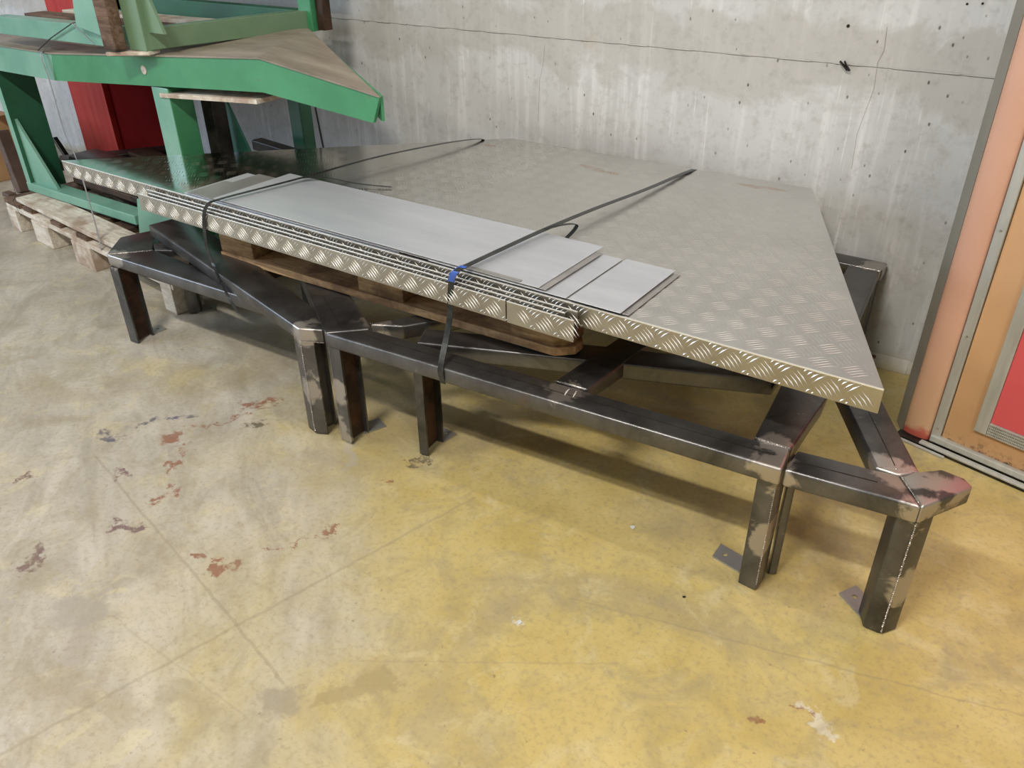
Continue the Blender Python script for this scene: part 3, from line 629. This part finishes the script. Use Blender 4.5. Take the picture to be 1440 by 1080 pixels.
# front post with gusset
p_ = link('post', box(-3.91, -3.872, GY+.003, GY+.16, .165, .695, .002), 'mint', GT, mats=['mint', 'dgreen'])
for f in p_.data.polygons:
    if f.normal.x > .5: f.material_index = 1  # right side darker: its shade is put into the green
link('gusset', vplate([(-3.871, .486), (-3.871, .486), (-3.675, .205)], [(-3.871, .164), (-3.80, .164), (-3.675, .164)], GY+.02, GY+.032), 'mint', p_)
# second post, visible behind the tread plate
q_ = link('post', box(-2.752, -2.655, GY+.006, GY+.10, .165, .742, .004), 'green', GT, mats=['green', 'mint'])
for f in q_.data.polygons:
    if f.normal.y < -.5: f.material_index = 1  # front paler than the sides: daylight put into the green
link('gusset', vplate([(-2.93, .315), (-2.66, .40)], [(-2.975, .166), (-2.66, .166)], GY-.05, GY-.04), 'mint', q_)
link('gusset', vplate([(-2.654, .70), (-2.654, .70)], [(-2.654, .20), (-2.40, .20)], GY+.22, GY+.23), 'teal', q_)
link('post', box(-2.66, -2.60, GY+.13, GY+.19, .20, .74, .002), 'dark', GT)
link('post', box(-2.585, -2.52, 2.17, 2.23, .165, .80, .002), 'dgreen', GT)
link('gusset', vplate([(-2.587, .45), (-2.587, .45)], [(-2.70, .36), (-2.587, .36)], 2.19, 2.20), 'teal', GT)
link('base_beam', box(-3.91, -3.07, GY, GY+.075, .165, .205, .003), 'mint', GT)
link('base_beam', box(-3.07, -2.40, GY+.02, GY+.085, .165, .190, .003), 'mint', GT)
tag(link('wooden_wedge', bar((-2.70, GY+.055, .716), (-2.18, GY+.055, .752), .11, .014), 'woodp'), 'pale wooden slat wedged under the green beam by its post', 'wood')

# machinery lying under the platform
MC = thing('machine_part', 'dark oily drive shaft and housing lying under the green platform', 'machinery', (-3.4, 1.95, .17))
link('housing', bar((-3.78, 1.93, .245), (-3.10, 1.91, .235), .16, .15, .03), 'dark', MC, True)
link('shaft', cyl((-3.20, 1.84, .20), (1, -.08, 0), .028, .5, 20), 'dark', MC, True)
bm = bmesh.new()
for r, d, x in ((.052, .018, 0), (.046, .014, .018), (.030, .02, .036), (.022, .03, .055)): cyl((-3.06+x, 1.82-x*.5, .212), (1, -.35, 0), r, d, 24, bm)
link('bearing', bm, 'brass', MC, True)
link('lever', bar((-3.66, 1.815, .235), (-3.12, 1.81, .225), .035, .03, .004), 'rusty', MC)
link('cover', bar((-3.60, 2.10, .30), (-3.10, 2.05, .29), .10, .02, .004), 'rusty', MC)
tag(link('steel_channel', bar((-3.86, 1.86, .262), (-3.58, 2.36, .250), .09, .05, .004), 'dark'), 'long black steel channel running back beneath the tread plate tip', 'steel beam')
tag(link('steel_channel', bar((-2.72, 2.10, .46), (-2.20, 2.05, .45), .05, .04, .004), 'dark'), 'short black steel bar behind the tread plate beside the teal gusset', 'steel beam')
tag(link('steel_rod', bar((-4.07, 1.97, .325), (-3.88, 1.95, .15), .022, .022, .004), 'dark'), 'grey steel rod leaning behind the left post of the platform', 'rod')
tag(link('rubble_heap', prism([(-3.95, 2.36), (-3.60, 2.30), (-3.45, 2.45), (-3.8, 2.49)], .145, [.19, .23, .18, .2], .012), 'woodd'), 'dark debris heap on the floor pallet before the red cabinet', 'debris')
DB = link('dark_crate', box(-3.30, -2.70, 2.2, 2.42, .145, .24, .004), 'woodd'); tag(DB, 'dark low wooden crate on the floor pallet behind the drive shaft', 'crate')

# red cabinet, brown post, cardboard boxes
RC = thing('red_cabinet', 'red steel cabinet against the back wall under the green platform', 'cabinet', (-4.4, 2.4, 0))
link('side_panel', prism([(-4.745, 2.455), (-4.372, 2.440), (-4.372, WY-.002), (-4.745, WY-.002)], 0.0, 1.25, .002), 'red', RC)
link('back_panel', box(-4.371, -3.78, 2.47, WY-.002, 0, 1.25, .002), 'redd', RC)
tag(link('steel_post', bar((-4.475, 1.93, 0), (-4.56, 1.95, .30), .05, .06, .004, None, (0, 1, 0)), 'brown'), 'short brown steel post leaning left of the green platform', 'post')
tag(link('steel_clamp', box(-4.50, -4.43, 1.83, 1.87, 0, .02, .003), 'brown'), 'small brown clamp foot beside the leaning brown post', 'clamp')
for k, (z0, z1, lab) in enumerate(((0, .155, 'lower cardboard box at the left edge, on the floor'), (.157, .33, 'upper cardboard box at the left edge, on the other box'))):
    tag(link('cardboard_box', box(-5.05, -4.76, 1.93, 2.12, z0, z1, .003), 'box'), lab, 'box', 'cardboard boxes at the left edge')

# straps of the green load
tag(link('steel_strap', ribbon(smoothpath([(-3.42, 1.80, .806), (-3.409, 1.697, .803), (-3.397, 1.690, .70), (-3.39, 1.685, .5), (-3.25, 1.63, .45), (-3.107, 1.562, .394), (-3.066, 1.54, .21), (-3.06, 1.530, .12)], 8), .015, .001, (1, -.2, 0)), 'sheetd'), 'thin bright strap hanging from the deck edge down to the floor pallet', 'strap')
tag(link('steel_strap', ribbon([(-3.935, 1.66, .30), (-3.88, 1.635, .17), (-3.85, 1.600, .155), (-3.80, 1.592, .10)], .006, .001, (1, -.2, 0)), 'strap'), 'thin dark strap over the left corner of the floor pallet', 'strap')
tag(link('steel_strap', bar((-3.16, 2.275, .79), (-3.04, 2.278, .004), .008, .002), 'strap'), 'thin black strap hanging behind the platform, left of the rear post', 'strap')
tag(link('steel_strap', bar((-2.43, 2.15, .838), (-2.34, 2.15, .004), .008, .002), 'strap'), 'thin black strap hanging behind the platform, right of the rear post', 'strap')

# upper green frame on the deck
UF = thing('green_box_frame', 'faded green welded frame resting on the platform deck, top cut by picture edge', 'steel frame', (-2.75, 1.8, .87))
Zu0, Zu1 = .866, .930
link('left_beam', prism([(-3.80, 1.735), (-2.83, 1.668), (-2.83, 1.735), (-3.80, 1.80)], [.838, Zu0, Zu0, .838], [.905, Zu1, Zu1, .905], .002), 'mint', UF)
link('right_beam', prism([(-2.70, 1.672), (-2.655, 1.685), (-2.545, 2.37), (-2.61, 2.37)], [Zu0+.004]*4, Zu1+.008, .002), 'olive', UF)
link('rear_beam', box(-3.80, -2.61, 2.28, 2.335, Zu0, Zu1+.01, .002), 'dgreen', UF)
link('rear_beam', box(-3.80, -2.72, 2.12, 2.16, Zu0, Zu0+.035, .002), 'teal', UF)
link('corner_gusset', vplate([(-2.965, 1.20), (-2.83, 1.20)], [(-3.03, .925), (-2.83, .895)], 1.655, 1.666), 'mint', UF)
link('corner_post', box(-2.752, -2.655, 1.668, 1.73, Zu0, 1.45, .003), 'olive', UF)
link('corner_gusset', vplate([(-2.655, 1.10), (-2.645, 1.10)], [(-2.655, .925), (-2.57, .925)], 1.69, 1.70), 'olive', UF)
link('corner_post', box(-2.60, -2.53, 2.30, 2.37, Zu0, 1.45, .003), 'green', UF)
link('corner_post', box(-3.80, -3.73, 2.28, 2.34, Zu0, 1.45, .003), 'dgreen', UF)
link('top_beam', box(-3.80, -2.53, 2.30, 2.35, 1.38, 1.45, .003), 'dgreen', UF)
link('top_beam', bar((-2.70, 1.70, 1.42), (-2.56, 2.34, 1.42), .06, .06, .003), 'olive', UF)
link('rear_panel', box(-3.73, -2.61, 2.345, 2.35, 1.03, 1.45), 'dgreen', UF)
tag(link('wooden_post', bar((-2.79, 1.640, .868), (-2.785, 1.640, 1.40), .072, .045, .004, None, (0, 1, 0)), 'woodd'), 'weathered brown timber upright strapped at the near corner of upper frame', 'timber')
tag(link('wooden_block', bar((-2.83, 1.645, .853), (-2.66, 1.700, .862), .06, .013, .003), 'woodp'), 'pale thin wood shim under the near corner of the upper frame', 'timber')
tag(link('rusty_bracket', box(-2.525, -2.485, 2.32, 2.36, .87, 1.2, .003), 'rusty'), 'rusty brown bracket at the right end of the upper frame', 'bracket')
for k, (y, lab) in enumerate(((1.86, 'pale wooden plank inside the upper frame, nearest the room'), (2.02, 'pale wooden plank inside the upper frame, nearest the wall'))):
    tag(link('wooden_plank', bar((-3.7, y, .905-.003*k), (-2.72, y+.05, .905), .09, .016, .002), 'woodp' if k else 'woodd'), lab, 'timber')
WR = thing('wire_tie', 'thin wire looped over the left beam of the upper frame', 'wire', (-3.2, 1.69, .9))
link('wire', ribbon([(-3.44, 1.700, .805), (-3.30, 1.690, .86), (-3.085, 1.672, .928), (-3.07, 1.70, .935)], .003, .003, (0, 1, 0)), 'strap', WR)
link('wire', ribbon([(-3.085, 1.672, .928), (-2.96, 1.665, .868)], .0025, .0025, (0, 1, 0)), 'sheetd', WR)

# wall details
WB = thing('wire_stub', 'frayed black wire stub sticking out of the concrete joint', 'wire', (-.6, WY, .88))
for k in range(4):
    rr = random.Random(k); link('wire', bar((-.618+rr.uniform(-.008, .008), WY-.004-.004*k, .895), (-.600+rr.uniform(-.01, .01), WY-.012, .872), .0035, .0035), 'dark', WB)
for x, z, r, lab in ((-.622, .985, .0045, 'single round tie hole high in the concrete above the wire stub'), (-.34, 1.055, .003, 'left tie hole of the pair near the top right'), (-.305, 1.058, .003, 'right tie hole of the pair near the top right')):
    link('tie_hole', cyl((x, WY-.0006, z), (0, 1, 0), r, .002, 10), 'dark', wall)

for pts in ([(-.52, .99), (-.515, .93), (-.525, .90), (-.52, .83), (-.54, .70), (-.535, .60)], [(-1.62, .86), (-1.625, .80), (-1.64, .74), (-1.645, .60)]):
    o = link('hairline_crack', ribbon([(x, WY-.0003, z) for x, z in pts], .0007, .0006, (1, 0, 0)), 'trimd', wall)
# loose bits on the floor
for x, y, s, lab in ((-.675, .975, .007, 'white paint flake on the bare floor, centre foreground'), (-.616, 1.373, .006, 'small pale chip on the floor below the long rail'), (-.42, 1.235, .004, 'dark speck on the floor between the right legs')):
    bm = bmesh.new(); vs = [(x+s*math.cos(a)*random.uniform(.6, 1.3), y+s*math.sin(a)*random.uniform(.6, 1.3)) for a in [k*math.pi/3.5 for k in range(7)]]
    tag(link('floor_chip', prism(vs, 0, .0015, 0, 1, bm), 'dark' if 'dark' in lab else 'pebble'), lab, 'debris')
